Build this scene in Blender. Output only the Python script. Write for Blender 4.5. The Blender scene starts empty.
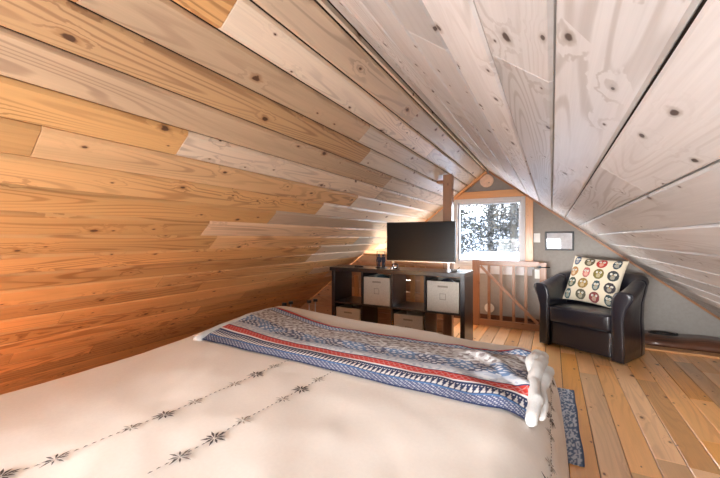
import bpy, bmesh, math, random
from mathutils import Vector, Matrix, noise
PI = math.pi
SC = bpy.context.scene
COL = SC.collection
R = random.Random(7)

H_EYE = 1.12          # camera height
D_END = 4.90          # gable wall with the window
Y_REAR = -1.0
RX, RZ = -0.754, 2.036   # ridge
PITCH = 0.768

def slope_z(x):
    return RZ - PITCH * abs(x - RX)

# ------------------------------------------------------------------ node helper
class NT:
    def __init__(s, name):
        s.m = bpy.data.materials.new(name); s.m.use_nodes = True
        s.t = s.m.node_tree; s.t.nodes.clear()
        s.out = s.n('ShaderNodeOutputMaterial')
        s.b = s.n('ShaderNodeBsdfPrincipled')
        s.t.links.new(s.b.outputs[0], s.out.inputs['Surface'])
    def n(s, typ, **kw):
        nd = s.t.nodes.new(typ)
        for k, v in kw.items(): setattr(nd, k, v)
        return nd
    def put(s, sock, v):
        if hasattr(v, 'is_output'): s.t.links.new(v, sock)
        else:
            if isinstance(v, (tuple, list)) and len(v) == 3 and sock.type == 'RGBA': v = (*v, 1)
            sock.default_value = v
    def math(s, op, a, b=0.0, c=0.0, clamp=False):
        nd = s.n('ShaderNodeMath', operation=op, use_clamp=clamp)
        s.put(nd.inputs[0], a); s.put(nd.inputs[1], b); s.put(nd.inputs[2], c)
        return nd.outputs[0]
    def comb(s, x, y, z):
        nd = s.n('ShaderNodeCombineXYZ')
        s.put(nd.inputs[0], x); s.put(nd.inputs[1], y); s.put(nd.inputs[2], z)
        return nd.outputs[0]
    def noise(s, vec, scale=1, detail=2, rough=.5):
        nd = s.n('ShaderNodeTexNoise'); s.put(nd.inputs['Vector'], vec)
        nd.inputs['Scale'].default_value = scale; nd.inputs['Detail'].default_value = detail
        nd.inputs['Roughness'].default_value = rough
        return nd.outputs[0]
    def mix(s, f, a, b, typ='MIX'):
        nd = s.n('ShaderNodeMix', data_type='RGBA', blend_type=typ)
        s.put(nd.inputs[0], f); s.put(nd.inputs[6], a); s.put(nd.inputs[7], b)
        return nd.outputs[2]
    def sstep(s, x, lo, hi, a=0.0, b=1.0):
        nd = s.n('ShaderNodeMapRange', interpolation_type='SMOOTHSTEP')
        s.put(nd.inputs[0], x)
        for i, v in zip((1, 2, 3, 4), (lo, hi, a, b)): nd.inputs[i].default_value = v
        return nd.outputs[0]
    def bump(s, h, strength=.3, dist=.01):
        nd = s.n('ShaderNodeBump'); s.put(nd.inputs['Height'], h)
        nd.inputs['Strength'].default_value = strength; nd.inputs['Distance'].default_value = dist
        s.t.links.new(nd.outputs[0], s.b.inputs['Normal'])
    def set(s, **kw):
        for k, v in kw.items(): s.put(s.b.inputs[k.replace('_', ' ')], v)
        return s.m

def plain(name, col, rough=.5, metal=0, bump=0, bscale=200, vary=.08, coat=0):
    m = NT(name); g = m.n('ShaderNodeTexCoord').outputs['Object']
    nz = m.noise(g, bscale * .12, 3)
    c = m.mix(m.sstep(nz, .3, .7), tuple(x * (1 - vary) for x in col), tuple(min(1, x * (1 + vary)) for x in col))
    if bump: m.bump(m.noise(g, bscale, 2), bump, .003)
    m.set(Base_Color=c, Roughness=rough, Metallic=metal, Coat_Weight=coat, Coat_Roughness=.15)
    return m.m

def emit(name, col, s):
    m = NT(name); m.set(Base_Color=col, Emission_Color=col, Emission_Strength=s); return m.m

def wood(name, light, dark, knot=(.09, .035, .015), rough=.38, uv=True, ring=.45, knots=1.0, coat=.3, pale=None, fine=.2, kscale=1.0, axis='z'):
    """knotty pine: contour lines of a stretched noise field, bent round the knots"""
    m = NT(name)
    if uv:
        sep = m.n('ShaderNodeSeparateXYZ'); uvn = m.n('ShaderNodeUVMap'); uvn.uv_map = 'UVMap'
        m.t.links.new(uvn.outputs[0], sep.inputs[0]); u, v = sep.outputs[0], sep.outputs[1]
        at = m.n('ShaderNodeAttribute', attribute_name='board'); sc = m.n('ShaderNodeSeparateColor')
        m.t.links.new(at.outputs['Color'], sc.inputs[0]); tone, rnd, pl = sc.outputs[0], sc.outputs[1], sc.outputs[2]
    else:
        g = m.n('ShaderNodeTexCoord').outputs['Object']; sep = m.n('ShaderNodeSeparateXYZ'); m.t.links.new(g, sep.inputs[0])
        # grain along the local z of the piece
        u = sep.outputs[2] if axis == 'z' else sep.outputs[0]; v = m.math('ADD', sep.outputs[0] if axis == 'z' else sep.outputs[2], m.math('MULTIPLY', sep.outputs[1], .7))
        tone, rnd, pl = .5, .3, 0.0
    off = m.math('MULTIPLY', rnd, 53.0)
    vor = m.n('ShaderNodeTexVoronoi', voronoi_dimensions='2D', feature='F1')
    m.put(vor.inputs['Vector'], m.comb(m.math('MULTIPLY', u, 5.2 * kscale), m.math('MULTIPLY', v, 9.5 * kscale), off))
    vor.inputs['Scale'].default_value = 1.0
    d = m.math('MULTIPLY', vor.outputs['Distance'], m.math('MULTIPLY_ADD', m.noise(m.comb(m.math('MULTIPLY', u, 30), m.math('MULTIPLY', v, 60), off), 1, 2), 1.6, .35))
    vs = m.n('ShaderNodeSeparateColor'); m.t.links.new(vor.outputs['Color'], vs.inputs[0])
    pick = vs.outputs[0]
    size = m.math('MULTIPLY_ADD', m.math('POWER', pick, 3.0), .085, .035)
    near = m.math('DIVIDE', d, size)
    kmask = m.math('MULTIPLY', m.sstep(near, .75, 1.25, 1, 0), m.math('MULTIPLY', m.math('GREATER_THAN', vs.outputs[1], .62), knots))
    halo = m.math('MULTIPLY', m.sstep(d, .05, .5, 1, 0), m.math('GREATER_THAN', vs.outputs[1], .62))
    n1 = m.noise(m.comb(m.math('MULTIPLY', u, .5), m.math('MULTIPLY', v, 7.0), off), 1, 1.5, .4)
    field = m.math('ADD', m.math('MULTIPLY', n1, 19.0), m.math('MULTIPLY', halo, 1.1))
    rings = m.math('SINE', m.math('MULTIPLY', field, 6.283))
    rmask = m.sstep(rings, .1, 1.0)
    wander = m.sstep(m.noise(m.comb(m.math('MULTIPLY', u, .5), m.math('MULTIPLY', v, 2.5), off), 1.7, 1), .4, .62, .15, 1)
    rmask = m.math('MULTIPLY', rmask, m.math('MULTIPLY', wander, ring))
    fn = m.noise(m.comb(m.math('MULTIPLY', u, 4), m.math('MULTIPLY', v, 160), off), 1, 3, .6)
    base = light
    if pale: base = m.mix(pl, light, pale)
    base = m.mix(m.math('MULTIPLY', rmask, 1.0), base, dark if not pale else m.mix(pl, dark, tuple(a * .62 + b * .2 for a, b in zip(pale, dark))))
    lo = m.math('MULTIPLY_ADD', m.noise(m.comb(m.math('MULTIPLY', u, .6), m.math('MULTIPLY', v, 9), off), 1, 2), .5, .75)
    tn = m.math('MULTIPLY', m.math('MULTIPLY_ADD', tone, .42, .78), m.math('MULTIPLY_ADD', fn, fine, 1 - fine / 2))
    tn = m.math('MULTIPLY', tn, lo)
    base = m.mix(1.0, base, m.comb(tn, tn, tn), 'MULTIPLY')
    base = m.mix(m.math('MULTIPLY', m.sstep(near, .9, 2.6, .55, 0), m.math('MULTIPLY', m.math('GREATER_THAN', vs.outputs[1], .62), knots)), base, dark)
    base = m.mix(m.math('MULTIPLY', kmask, .95), base, knot)
    m.bump(m.math('ADD', m.math('MULTIPLY', rmask, .3), m.math('MULTIPLY', fn, .5)), .12, .004)
    m.set(Base_Color=base, Roughness=rough, Coat_Weight=coat, Coat_Roughness=.22)
    return m.m

# ------------------------------------------------------------------ materials
M = {}
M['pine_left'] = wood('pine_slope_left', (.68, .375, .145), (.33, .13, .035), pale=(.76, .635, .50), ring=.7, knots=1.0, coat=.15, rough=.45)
M['pine_right'] = wood('pine_slope_right', (.67, .655, .645), (.33, .28, .24), knot=(.07, .045, .035), ring=.42, knots=1.0, coat=.1, rough=.5)  # daylight glare on the varnish is put into this whitened pine colour
M['pine_floor'] = wood('pine_floor', (.95, .44, .10), (.55, .19, .04), pale=(.88, .72, .54), ring=.35, knots=.9, coat=.6, rough=.3)
M['pine_trim'] = wood('pine_trim', (.66, .34, .14), (.40, .16, .055), uv=False, knots=.5, ring=.4)
M['pine_gate'] = wood('pine_gate', (.37, .175, .085), (.22, .09, .04), uv=False, knots=.5, ring=.4)
M['pine_half'] = wood('pine_half_wall', (.62, .34, .19), (.36, .16, .08), uv=True, ring=.4, knots=.8)
M['bark_board'] = wood('dark_live_edge', (.15, .06, .032), (.022, .010, .008), knot=(.008, .005, .004), uv=False, ring=.8, knots=1, kscale=.7, rough=.3, axis='x')
M['pine_trim_x'] = wood('pine_trim_across', (.66, .34, .14), (.40, .16, .055), uv=False, knots=.5, ring=.4, axis='x')
M['pine_gate_x'] = wood('pine_gate_across', (.37, .175, .085), (.22, .09, .04), uv=False, knots=.5, ring=.4, axis='x')
M['espresso'] = plain('espresso_laminate', (.016, .014, .018), .28, vary=.25, coat=.3)
M['grey_wall'] = plain('grey_wall_paint', (.33, .31, .285), .75, bump=.15, bscale=300, vary=.04)
M['white_trim'] = plain('white_window_vinyl', (.62, .65, .69), .4, vary=.02)
M['white_plate'] = plain('white_plastic', (.8, .79, .76), .35, vary=.02)
M['vent_wood'] = plain('pale_round_wood', (.75, .55, .42), .5, vary=.08)
M['dark_gap'] = plain('dark_backing', (.03, .015, .008), .9)
M['tv_black'] = plain('tv_bezel', (.012, .012, .013), .25, vary=.02)
M['tv_screen'] = plain('tv_glass', (.010, .010, .011), .3, vary=.02)
M['tv_screen'].node_tree.nodes['Principled BSDF'].inputs['Specular IOR Level'].default_value = .22
M['silver'] = plain('brushed_silver', (.6, .6, .62), .3, metal=.9, vary=.04)
M['black_metal'] = plain('black_metal', (.02, .02, .022), .35, metal=.5)
M['figure'] = plain('dark_blue_figure', (.035, .04, .07), .4)
M['cable'] = plain('black_rubber', (.01, .01, .01), .5)
M['bin'] = plain('cream_linen', (.52, .48, .42), .85, bump=.5, bscale=700, vary=.06)
M['bin_in'] = plain('bin_inside', (.22, .2, .18), .9)
M['bin_trim'] = plain('bin_label_stitching', (.27, .24, .2), .8)
M['teal'] = plain('teal_cloth', (.12, .25, .3), .8, bump=.4)
M['paper'] = plain('print_paper', (.66, .66, .70), .6, vary=.1)
M['duvet'] = plain('cream_duvet_cotton', (.80, .745, .69), .85, bump=.12, bscale=900, vary=.015)
M['mattress'] = plain('white_mattress', (.75, .75, .74), .8)
M['thread'] = plain('charcoal_thread', (.075, .055, .05), .8)
M['thread_pale'] = plain('taupe_thread', (.26, .21, .17), .8)
M['fleece'] = plain('white_fleece', (.66, .655, .645), .95, bump=1.0, bscale=240, vary=.05)
M['leather'] = None
M['brass'] = plain('aged_brass', (.5, .35, .15), .35, metal=.9)
M['snow'] = plain('snow', (.30, .34, .40), .7, bump=.3, bscale=6, vary=.02)
M['roofedge'] = plain('blue_grey_siding', (.04, .055, .08), .6)
M['bushtan'] = plain('tan_twigs', (.06, .035, .018), .9)
M['trunk'] = plain('grey_bark', (.03, .026, .022), .9, bump=.6, bscale=40, vary=.3)

def leather():
    m = NT('dark_leather'); g = m.n('ShaderNodeTexCoord').outputs['Object']
    v = m.n('ShaderNodeTexVoronoi'); m.put(v.inputs['Vector'], g); v.inputs['Scale'].default_value = 260
    big = m.noise(g, 5, 2)
    m.bump(m.math('ADD', m.math('MULTIPLY', v.outputs[0], .35), m.math('MULTIPLY', big, 4.0)), .3, .006)
    c = m.mix(m.sstep(m.noise(g, 3.2, 2), .35, .65), (.007, .009, .019), (.014, .013, .019))
    m.set(Base_Color=c, Roughness=.33, Coat_Weight=.4, Coat_Roughness=.2)
    return m.m
M['leather'] = leather()

def vcol(name, rough=.9, bump=.5, bscale=500, attr='Col', sheen=0):
    m = NT(name); a = m.n('ShaderNodeAttribute', attribute_name=attr)
    g = m.n('ShaderNodeTexCoord').outputs['Object']
    m.bump(m.noise(g, bscale, 2), bump, .003)
    m.set(Base_Color=a.outputs['Color'], Roughness=rough)
    return m.m
M['throw'] = vcol('printed_throw_cloth')
M['pillow'] = vcol('owl_print_cotton', bump=.2)
M['rug'] = vcol('woven_rug', bump=1.0, bscale=220)
M['twigs'] = vcol('snowy_twigs', bump=0)

def glass():
    m = NT('window_glass')
    m.t.nodes.remove(m.b)
    tr = m.n('ShaderNodeBsdfTransparent'); gl = m.n('ShaderNodeBsdfGlossy'); gl.inputs['Roughness'].default_value = .02
    mx = m.n('ShaderNodeMixShader'); fr = m.n('ShaderNodeFresnel'); fr.inputs[0].default_value = 1.12
    m.t.links.new(fr.outputs[0], mx.inputs[0]); m.t.links.new(tr.outputs[0], mx.inputs[1]); m.t.links.new(gl.outputs[0], mx.inputs[2])
    m.t.links.new(mx.outputs[0], m.out.inputs['Surface'])
    return m.m
M['glass'] = glass()

# ------------------------------------------------------------------ geometry helpers
class MB:
    def __init__(s): s.bm = bmesh.new()
    def box(s, lo, hi, rot=None, piv=None):
        r = bmesh.ops.create_cube(s.bm, size=1)
        sz = [hi[i] - lo[i] for i in range(3)]; c = Vector([(hi[i] + lo[i]) / 2 for i in range(3)])
        bmesh.ops.scale(s.bm, vec=sz, verts=r['verts'])
        if rot is not None and piv is None: bmesh.ops.rotate(s.bm, cent=(0, 0, 0), matrix=rot, verts=r['verts'])
        bmesh.ops.translate(s.bm, vec=c, verts=r['verts'])
        if rot is not None and piv is not None: bmesh.ops.rotate(s.bm, cent=piv, matrix=rot, verts=r['verts'])
        return s
    def bar(s, a, b, w, t, up=(0, 1, 0)):
        """rectangular bar from a to b, width w (in the plane), thickness t along up"""
        a, b = Vector(a), Vector(b); d = (b - a).normalized(); upv = Vector(up).normalized(); sd = d.cross(upv).normalized()
        vs = []
        for p in (a, b):
            for i, j in ((-1, -1), (1, -1), (1, 1), (-1, 1)):
                vs.append(s.bm.verts.new(p + sd * i * w / 2 + upv * j * t / 2))
        for f in ((3, 2, 1, 0), (4, 5, 6, 7), (0, 1, 5, 4), (1, 2, 6, 5), (2, 3, 7, 6), (3, 0, 4, 7)): s.bm.faces.new([vs[k] for k in f])
        return s
    def tube(s, pts, rad, n=10, closed=False, cap=True):
        pts = [Vector(p) for p in pts]; N = len(pts); rings = []
        rads = rad if isinstance(rad, (list, tuple)) else [rad] * N
        prev = None
        for i, p in enumerate(pts):
            if closed: d = pts[(i + 1) % N] - pts[i - 1]
            else: d = pts[min(i + 1, N - 1)] - pts[max(i - 1, 0)]
            d.normalize()
            a = prev - d * prev.dot(d) if prev is not None else (Vector((0, 0, 1)).cross(d) if abs(d.z) < .9 else Vector((1, 0, 0)).cross(d))
            a.normalize(); prev = a; b = d.cross(a)
            rings.append([s.bm.verts.new(p + (a * math.cos(2 * PI * k / n) + b * math.sin(2 * PI * k / n)) * rads[i]) for k in range(n)])
        M_ = N if closed else N - 1
        for i in range(M_):
            r0, r1 = rings[i], rings[(i + 1) % N]
            for k in range(n): s.bm.faces.new((r0[k], r0[(k + 1) % n], r1[(k + 1) % n], r1[k]))
        if cap and not closed:
            s.bm.faces.new(rings[0][::-1]); s.bm.faces.new(rings[-1])
        return s
    def cyl(s, c, r, h, axis='z', n=32, r2=None):
        ax = {'x': Vector((1, 0, 0)), 'y': Vector((0, 1, 0)), 'z': Vector((0, 0, 1))}[axis]; c = Vector(c)
        return s.tube([c - ax * h / 2, c + ax * h / 2], [r, r if r2 is None else r2], n)
    def ball(s, c, r, sc=(1, 1, 1), n=16):
        q = bmesh.ops.create_uvsphere(s.bm, u_segments=n, v_segments=n // 2 + 2, radius=r)
        bmesh.ops.scale(s.bm, vec=sc, verts=q['verts']); bmesh.ops.translate(s.bm, vec=c, verts=q['verts']); return s
    def grid(s, P):
        """P[i][j] -> position; returns vertex grid"""
        g = [[s.bm.verts.new(p) for p in row] for row in P]
        for i in range(len(g) - 1):
            for j in range(len(g[0]) - 1): s.bm.faces.new((g[i][j], g[i + 1][j], g[i + 1][j + 1], g[i][j + 1]))
        return s
    def build(s, name, mat, parent=None, bevel=0, smooth=False, segs=2):
        me = bpy.data.meshes.new(name); bmesh.ops.recalc_face_normals(s.bm, faces=s.bm.faces[:]); s.bm.to_mesh(me); s.bm.free()
        o = bpy.data.objects.new(name, me); COL.objects.link(o)
        mats = mat if isinstance(mat, list) else [mat]
        for m in mats: me.materials.append(m)
        if smooth:
            for p in me.polygons: p.use_smooth = True
        if bevel:
            b = o.modifiers.new('bevel', 'BEVEL'); b.width = bevel; b.segments = segs; b.limit_method = 'ANGLE'
        if parent: o.parent = parent
        return o

def tag(o, label=None, cat=None, group=None, kind=None):
    if label: o['label'] = label
    if cat: o['category'] = cat
    if group: o['group'] = group
    if kind: o['kind'] = kind
    return o
def thing(name, label, cat, loc=(0, 0, 0), rz=0, group=None):
    o = bpy.data.objects.new(name, None); o.empty_display_size = .1; COL.objects.link(o)
    o.location = loc; o.rotation_euler = (0, 0, rz); return tag(o, label, cat, group)
def copy_tree(o, parent=None):
    c = o.copy(); COL.objects.link(c)
    if parent: c.parent = parent
    for ch in [x for x in bpy.data.objects if x.parent == o]: copy_tree(ch, c)
    return c
def set_colors(o, cols, name='Col'):
    a = o.data.color_attributes.new(name, 'FLOAT_COLOR', 'POINT')
    flat = []
    for c in cols: flat += [c[0], c[1], c[2], 1]
    a.data.foreach_set('color', flat)

# ------------------------------------------------------------------ planked surfaces
def planks(name, frame, edges, y0, y1, mat, thick=.018, cham=.006, gap=.002, seed=1, pale=None, lmin=1.3, lmax=3.6, tilt=0.0, joints=None, parent=None):
    """frame(s, y, h) -> point; s across the boards, y along, h out of the surface towards the room"""
    rr = random.Random(seed); verts, faces, uvs, cols = [], [], [], []
    for i in range(len(edges) - 1):
        s0, s1 = edges[i] + gap / 2, edges[i + 1] - gap / 2
        if joints and i in joints: cuts = [y0] + joints[i] + [y1]
        else:
            cuts = [y0]; y = y0 - rr.uniform(0, lmax)
            while True:
                y += rr.uniform(lmin, lmax)
                if y > y1 - .3: break
                if y > y0 + .3: cuts.append(y)
            cuts.append(y1)
        for k in range(len(cuts) - 1):
            a, b = cuts[k] + .0008, cuts[k + 1] - .0008
            prof = [(s0, -thick), (s0, -cham), (s0 + cham, 0), (s1 - cham, tilt), (s1, tilt - cham), (s1, -thick)]
            base = len(verts); P = len(prof)
            tone, rnd = rr.random(), rr.random(); pl = pale(i, (s0 + s1) / 2, (a + b) / 2, rr) if pale else 0
            ou, ov = rr.uniform(0, 40), rr.uniform(0, 40)
            for (yy, dh) in ((a, -.0015), (a + .002, 0), (b - .002, 0), (b, -.0015)):
                for (s_, h) in prof:
                    verts.append(frame(s_, yy, h + (dh if h > -thick else 0))); uvs.append((yy + ou, s_ + ov)); cols.append((tone, rnd, pl))
            for q in range(3):
                for j in range(P - 1):
                    faces.append((base + q * P + j, base + q * P + j + 1, base + (q + 1) * P + j + 1, base + (q + 1) * P + j))
            faces.append(tuple(base + j for j in range(P))); faces.append(tuple(base + 3 * P + j for j in range(P))[::-1])
    me = bpy.data.meshes.new(name); me.from_pydata(verts, [], faces)
    uv = me.uv_layers.new(name='UVMap')
    for l in me.loops: uv.data[l.index].uv = uvs[l.vertex_index]
    me.materials.append(mat)
    o = bpy.data.objects.new(name, me); COL.objects.link(o); set_colors(o, cols, 'board')
    bm = bmesh.new(); bm.from_mesh(me); bmesh.ops.recalc_face_normals(bm, faces=bm.faces[:]); bm.to_mesh(me); bm.free()
    if parent: o.parent = parent
    return o

ang = math.atan(PITCH); ca, sa = math.cos(ang), math.sin(ang)
SLEN = RZ / sa
def fr_left(s, y, h): return (RX - s * ca + h * sa, y, RZ - s * sa - h * ca)
def fr_right(s, y, h): return (RX + s * ca - h * sa, y, RZ - s * sa - h * ca)
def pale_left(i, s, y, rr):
    # daylight whitening put into board colours towards the ridge and the window end
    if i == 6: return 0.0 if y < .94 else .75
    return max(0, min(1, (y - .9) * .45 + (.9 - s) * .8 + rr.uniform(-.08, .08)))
def edges_(first, w, end):
    e = [0.0, first]
    while e[-1] + w < end - .03: e.append(e[-1] + w)
    return e + [end]
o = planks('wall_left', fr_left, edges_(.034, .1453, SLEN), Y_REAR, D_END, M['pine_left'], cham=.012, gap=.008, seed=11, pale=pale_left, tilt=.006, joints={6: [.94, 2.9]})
tag(o, 'knotty pine board slope left of the bed', kind='structure')
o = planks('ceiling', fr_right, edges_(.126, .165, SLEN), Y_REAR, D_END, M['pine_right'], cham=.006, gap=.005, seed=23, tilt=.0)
tag(o, 'knotty pine board slope overhead on the right, daylight whitening in its colour', kind='structure')
# roof shell behind the boards
b = MB()
for f in (fr_left, fr_right):
    vs = [b.bm.verts.new(f(s, y, h)) for h in (-.016, -.14) for (s, y) in ((-.1, Y_REAR - .1), (SLEN + .25, Y_REAR - .1), (SLEN + .25, D_END + .15), (-.1, D_END + .15))]
    for q in ((0, 1, 2, 3), (7, 6, 5, 4), (0, 4, 5, 1), (1, 5, 6, 2), (2, 6, 7, 3), (3, 7, 4, 0)): b.bm.faces.new([vs[k] for k in q])
o = b.build('trim_1', M['dark_gap']); tag(o, kind='structure')

# floor, boards along the loft
XL, XR = RX - RZ / PITCH - .02, RX + RZ / PITCH + .02
FW = .128; NF = int((XR - XL) / FW) + 1
def pale_floor(i, s, y, rr):
    return max(0, min(1, .18 + rr.uniform(-.2, .32)))
o = planks('floor', lambda s, y, h: (XL + s, y, h), [0.0] + [(.2 - XL) % FW + FW * k for k in range(NF)], Y_REAR, D_END, M['pine_floor'], cham=.003, gap=.004, seed=5, pale=pale_floor, lmin=1.0, lmax=3.0, thick=.02)
tag(o, 'orange knotty pine board floor', kind='structure')
b = MB().box((XL - .3, Y_REAR - .1, -.16), (XR + .3, D_END + .1, -.0185)); tag(b.build('trim_2', M['dark_gap']), kind='structure')

# ------------------------------------------------------------------ gable walls with window holes
def gable(name, y, t, hole, mat):
    """solid gable wall of thickness t from y outwards, rectangular hole (x0,x1,z0,z1)"""
    x0, x1, z0, z1 = hole; b = MB()
    def prism(poly):
        f0 = [b.bm.verts.new((px, y, pz)) for px, pz in poly]; f1 = [b.bm.verts.new((px, y + t, pz)) for px, pz in poly]
        b.bm.faces.new(f0); b.bm.faces.new(f1[::-1]); n = len(poly)
        for i in range(n): b.bm.faces.new((f0[i], f0[(i + 1) % n], f1[(i + 1) % n], f1[i]))
    e = .03
    sz = lambda x: slope_z(x) + e
    prism([(XL - .1, -.1), (x0, -.1), (x0, sz(x0)), (XL - .1, sz(XL - .1))])
    prism([(x1, -.1), (XR + .1, -.1), (XR + .1, sz(XR + .1)), (x1, sz(x1))])
    prism([(x0, -.1), (x1, -.1), (x1, z0), (x0, z0)])
    prism([(x0, z1), (x1, z1), (x1, sz(x1)), (RX, sz(RX)), (x0, sz(x0))])
    return b.build(name, mat)
W0, W1, WZ0, WZ1 = -1.214, -.299, .755, 1.660
o = gable('wall_back', D_END, .14, (W0, W1, WZ0, WZ1), M['grey_wall']); tag(o, 'grey painted gable wall with the window', kind='structure')
V0, V1, VZ0, VZ1 = -1.55, .28, .35, 1.17
o = gable('wall_rear', Y_REAR - .14, .14, (V0, V1, VZ0, VZ1), M['grey_wall']); tag(o, kind='structure')

def window(name, x0, x1, z0, z1, y, out, fw=.055):
    """vinyl frame set in the hole with one pane"""
    b = MB()
    ya, yb = sorted((y + out * .005, y + out * .09))
    b.box((x0, ya, z0), (x0 + fw, yb, z1)).box((x1 - fw, ya, z0), (x1, yb, z1)).box((x0 + fw, ya, z1 - fw), (x1 - fw, yb, z1)).box((x0 + fw, ya, z0), (x1 - fw, yb, z0 + fw * .8))
    f = b.build(name, M['white_trim'], bevel=.006); tag(f, kind='structure')
    b = MB(); i = fw + .002; w = .022
    yc, yd = sorted((y + out * .035, y + out * .07))
    b.box((x0 + i, yc, z0 + i * .8), (x0 + i + w, yd, z1 - i)).box((x1 - i - w, yc, z0 + i * .8), (x1 - i, yd, z1 - i)).box((x0 + i + w, yc, z1 - i - w), (x1 - i - w, yd, z1 - i)).box((x0 + i + w, yc, z0 + i * .8), (x1 - i - w, yd, z0 + i * .8 + w))
    b.build('sash', M['white_trim'], f, bevel=.003)
    yg = y + out * .052
    MB().box((x0 + i + w, yg - .002, z0 + i * .8 + w), (x1 - i - w, yg + .002, z1 - i - w)).build('window_pane', M['glass'], f)
    return f
window('window_1', W0, W1, WZ0, WZ1, D_END, 1)
window('window_2', V0, V1, VZ0, VZ1, Y_REAR, -1)

# window casing in pine, white sill apron
y = D_END
def zl(x, d=0): return slope_z(x) - d
b = MB(); b.box((W0 - .02, y - .035, WZ1 - .002), (W1 + .10, y - .002, WZ1 + .092))
o = b.build('trim_3', M['pine_trim_x'], bevel=.004); o['label'] = 'pine head casing over the window'; tag(o, kind='structure')
b = MB(); b.box((W1 + .002, y - .03, .80), (W1 + .092, y - .002, WZ1 - .004))
tag(b.build('trim_4', M['pine_trim'], bevel=.004), 'pine side casing right of the window', kind='structure')
b = MB(); b.box((W0 - .06, y - .03, WZ0 - .03), (W1 + .10, y - .002, WZ0 + .002)); b.box((W0 - .04, y - .02, WZ0 - .115), (W1 + .08, y - .002, WZ0 - .03))
tag(b.build('trim_5', M['white_trim'], bevel=.004), 'white sill and apron under the window', kind='structure')
# rake mouldings
def rake(sign, x_end, w, t, name, x_start=0.0, mat='pine_trim', dy=0):
    b = MB(); f = fr_left if sign < 0 else fr_right
    s0 = x_start; s1 = x_end
    vs = []
    for s_ in (s0, s1):
        for h, yy in ((.001, y - t - dy), (w, y - t - dy), (w, y - .001 - dy), (.001, y - .001 - dy)): vs.append(b.bm.verts.new(f(s_, yy, h)))
    for q in ((0, 1, 2, 3), (7, 6, 5, 4), (0, 4, 5, 1), (1, 5, 6, 2), (2, 6, 7, 3), (3, 7, 4, 0)): b.bm.faces.new([vs[k] for k in q])
    return tag(b.build(name, M[mat], bevel=.003), kind='structure')
rake(-1, .62, .035, .07, 'trim_6', .03); rake(-1, SLEN - .04, .02, .02, 'trim_7', .63)
rake(1, SLEN - .04, .022, .035, 'trim_8', .03, 'pine_gate')
# round vent cover high in the gable
t = thing('round_vent_cover', 'small pale round wooden cover high in the gable peak above the window', 'vent cover', (-.767, y - .012, 1.889))
MB().cyl((0, -.004, 0), .088, .022, 'y', 40).build('cover_disc', M['vent_wood'], t, bevel=.005)
MB().ball((.03, -.018, -.03), .006).build('screw_head', M['black_metal'], t, smooth=True)

# wall plates
def plate(name, label, cat, x, z, w=.072, h=.116, switch=True):
    t = thing(name, label, cat, (x, y - .0045, z))
    MB().box((-w / 2, -.004, -h / 2), (w / 2, .004, h / 2)).build('wall_plate', M['white_plate'], t, bevel=.003)
    if switch: MB().box((-.016, -.009, -.032), (.016, -.004, .032)).build('rocker', M['white_plate'], t, bevel=.002)
    else:
        for s in (-1, 1): MB().box((-.016, -.0075, s * .024 - .014), (.016, -.004, s * .024 + .014)).build('socket', M['white_plate'], t, bevel=.003)
plate('light_switch', 'white light switch plate on the grey wall between window and framed picture', 'switch', -.166, 1.122)
plate('wall_outlet', 'white electrical outlet on the grey wall just right of the gate, below the switch', 'outlet', -.155, .665, switch=False)
t = thing('round_wall_cap', 'round white cap low on the grey wall behind the gate', 'wall cap', (-.735, y - .01, .182))
MB().cyl((0, 0, 0), .062, .018, 'y', 36).build('cap_disc', M['white_plate'], t, bevel=.005)
MB().cyl((0, -.012, 0), .03, .008, 'y', 28).build('cap_centre', M['white_plate'], t, bevel=.002)

# framed picture
t = thing('framed_picture', 'small black framed print under glass on the grey wall above the armchair', 'picture', (.0775, y - .016, 1.084))
w, h = .31, .232; b = MB(); k = .02
b.box((-w / 2, -.012, -h / 2), (-w / 2 + k, .012, h / 2)).box((w / 2 - k, -.012, -h / 2), (w / 2, .012, h / 2)).box((-w / 2 + k, -.012, h / 2 - k), (w / 2 - k, .012, h / 2)).box((-w / 2 + k, -.012, -h / 2), (w / 2 - k, .012, -h / 2 + k))
b.build('picture_frame', M['black_metal'], t, bevel=.003)
MB().box((-w / 2 + k, .002, -h / 2 + k), (w / 2 - k, .008, h / 2 - k)).build('print', M['paper'], t)
gm = NT('picture_glass'); gm.t.nodes.remove(gm.b)
tr = gm.n('ShaderNodeBsdfTransparent'); gl = gm.n('ShaderNodeBsdfGlossy'); gl.inputs['Roughness'].default_value = .03; mx = gm.n('ShaderNodeMixShader'); mx.inputs[0].default_value = .06
gm.t.links.new(tr.outputs[0], mx.inputs[1]); gm.t.links.new(gl.outputs[0], mx.inputs[2]); gm.t.links.new(mx.outputs[0], gm.out.inputs['Surface'])
MB().box((-w / 2 + k, -.004, -h / 2 + k), (w / 2 - k, -.002, h / 2 - k)).build('glass', gm.m, t)

# baseboards at the gable
b = MB().box((-1.9, y - .03, 0.001), (-.02, y - .001, .095)); tag(b.build('baseboard_back', M['bark_board'], bevel=.005), 'dark wood baseboard behind the gate', kind='structure')
b = MB().box((.0, 4.40, .001), (1.83, 4.53, .022)); tag(b.build('trim_9', M['pine_trim_x'], bevel=.004), 'pine edge strip across the floor', kind='structure')
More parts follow.
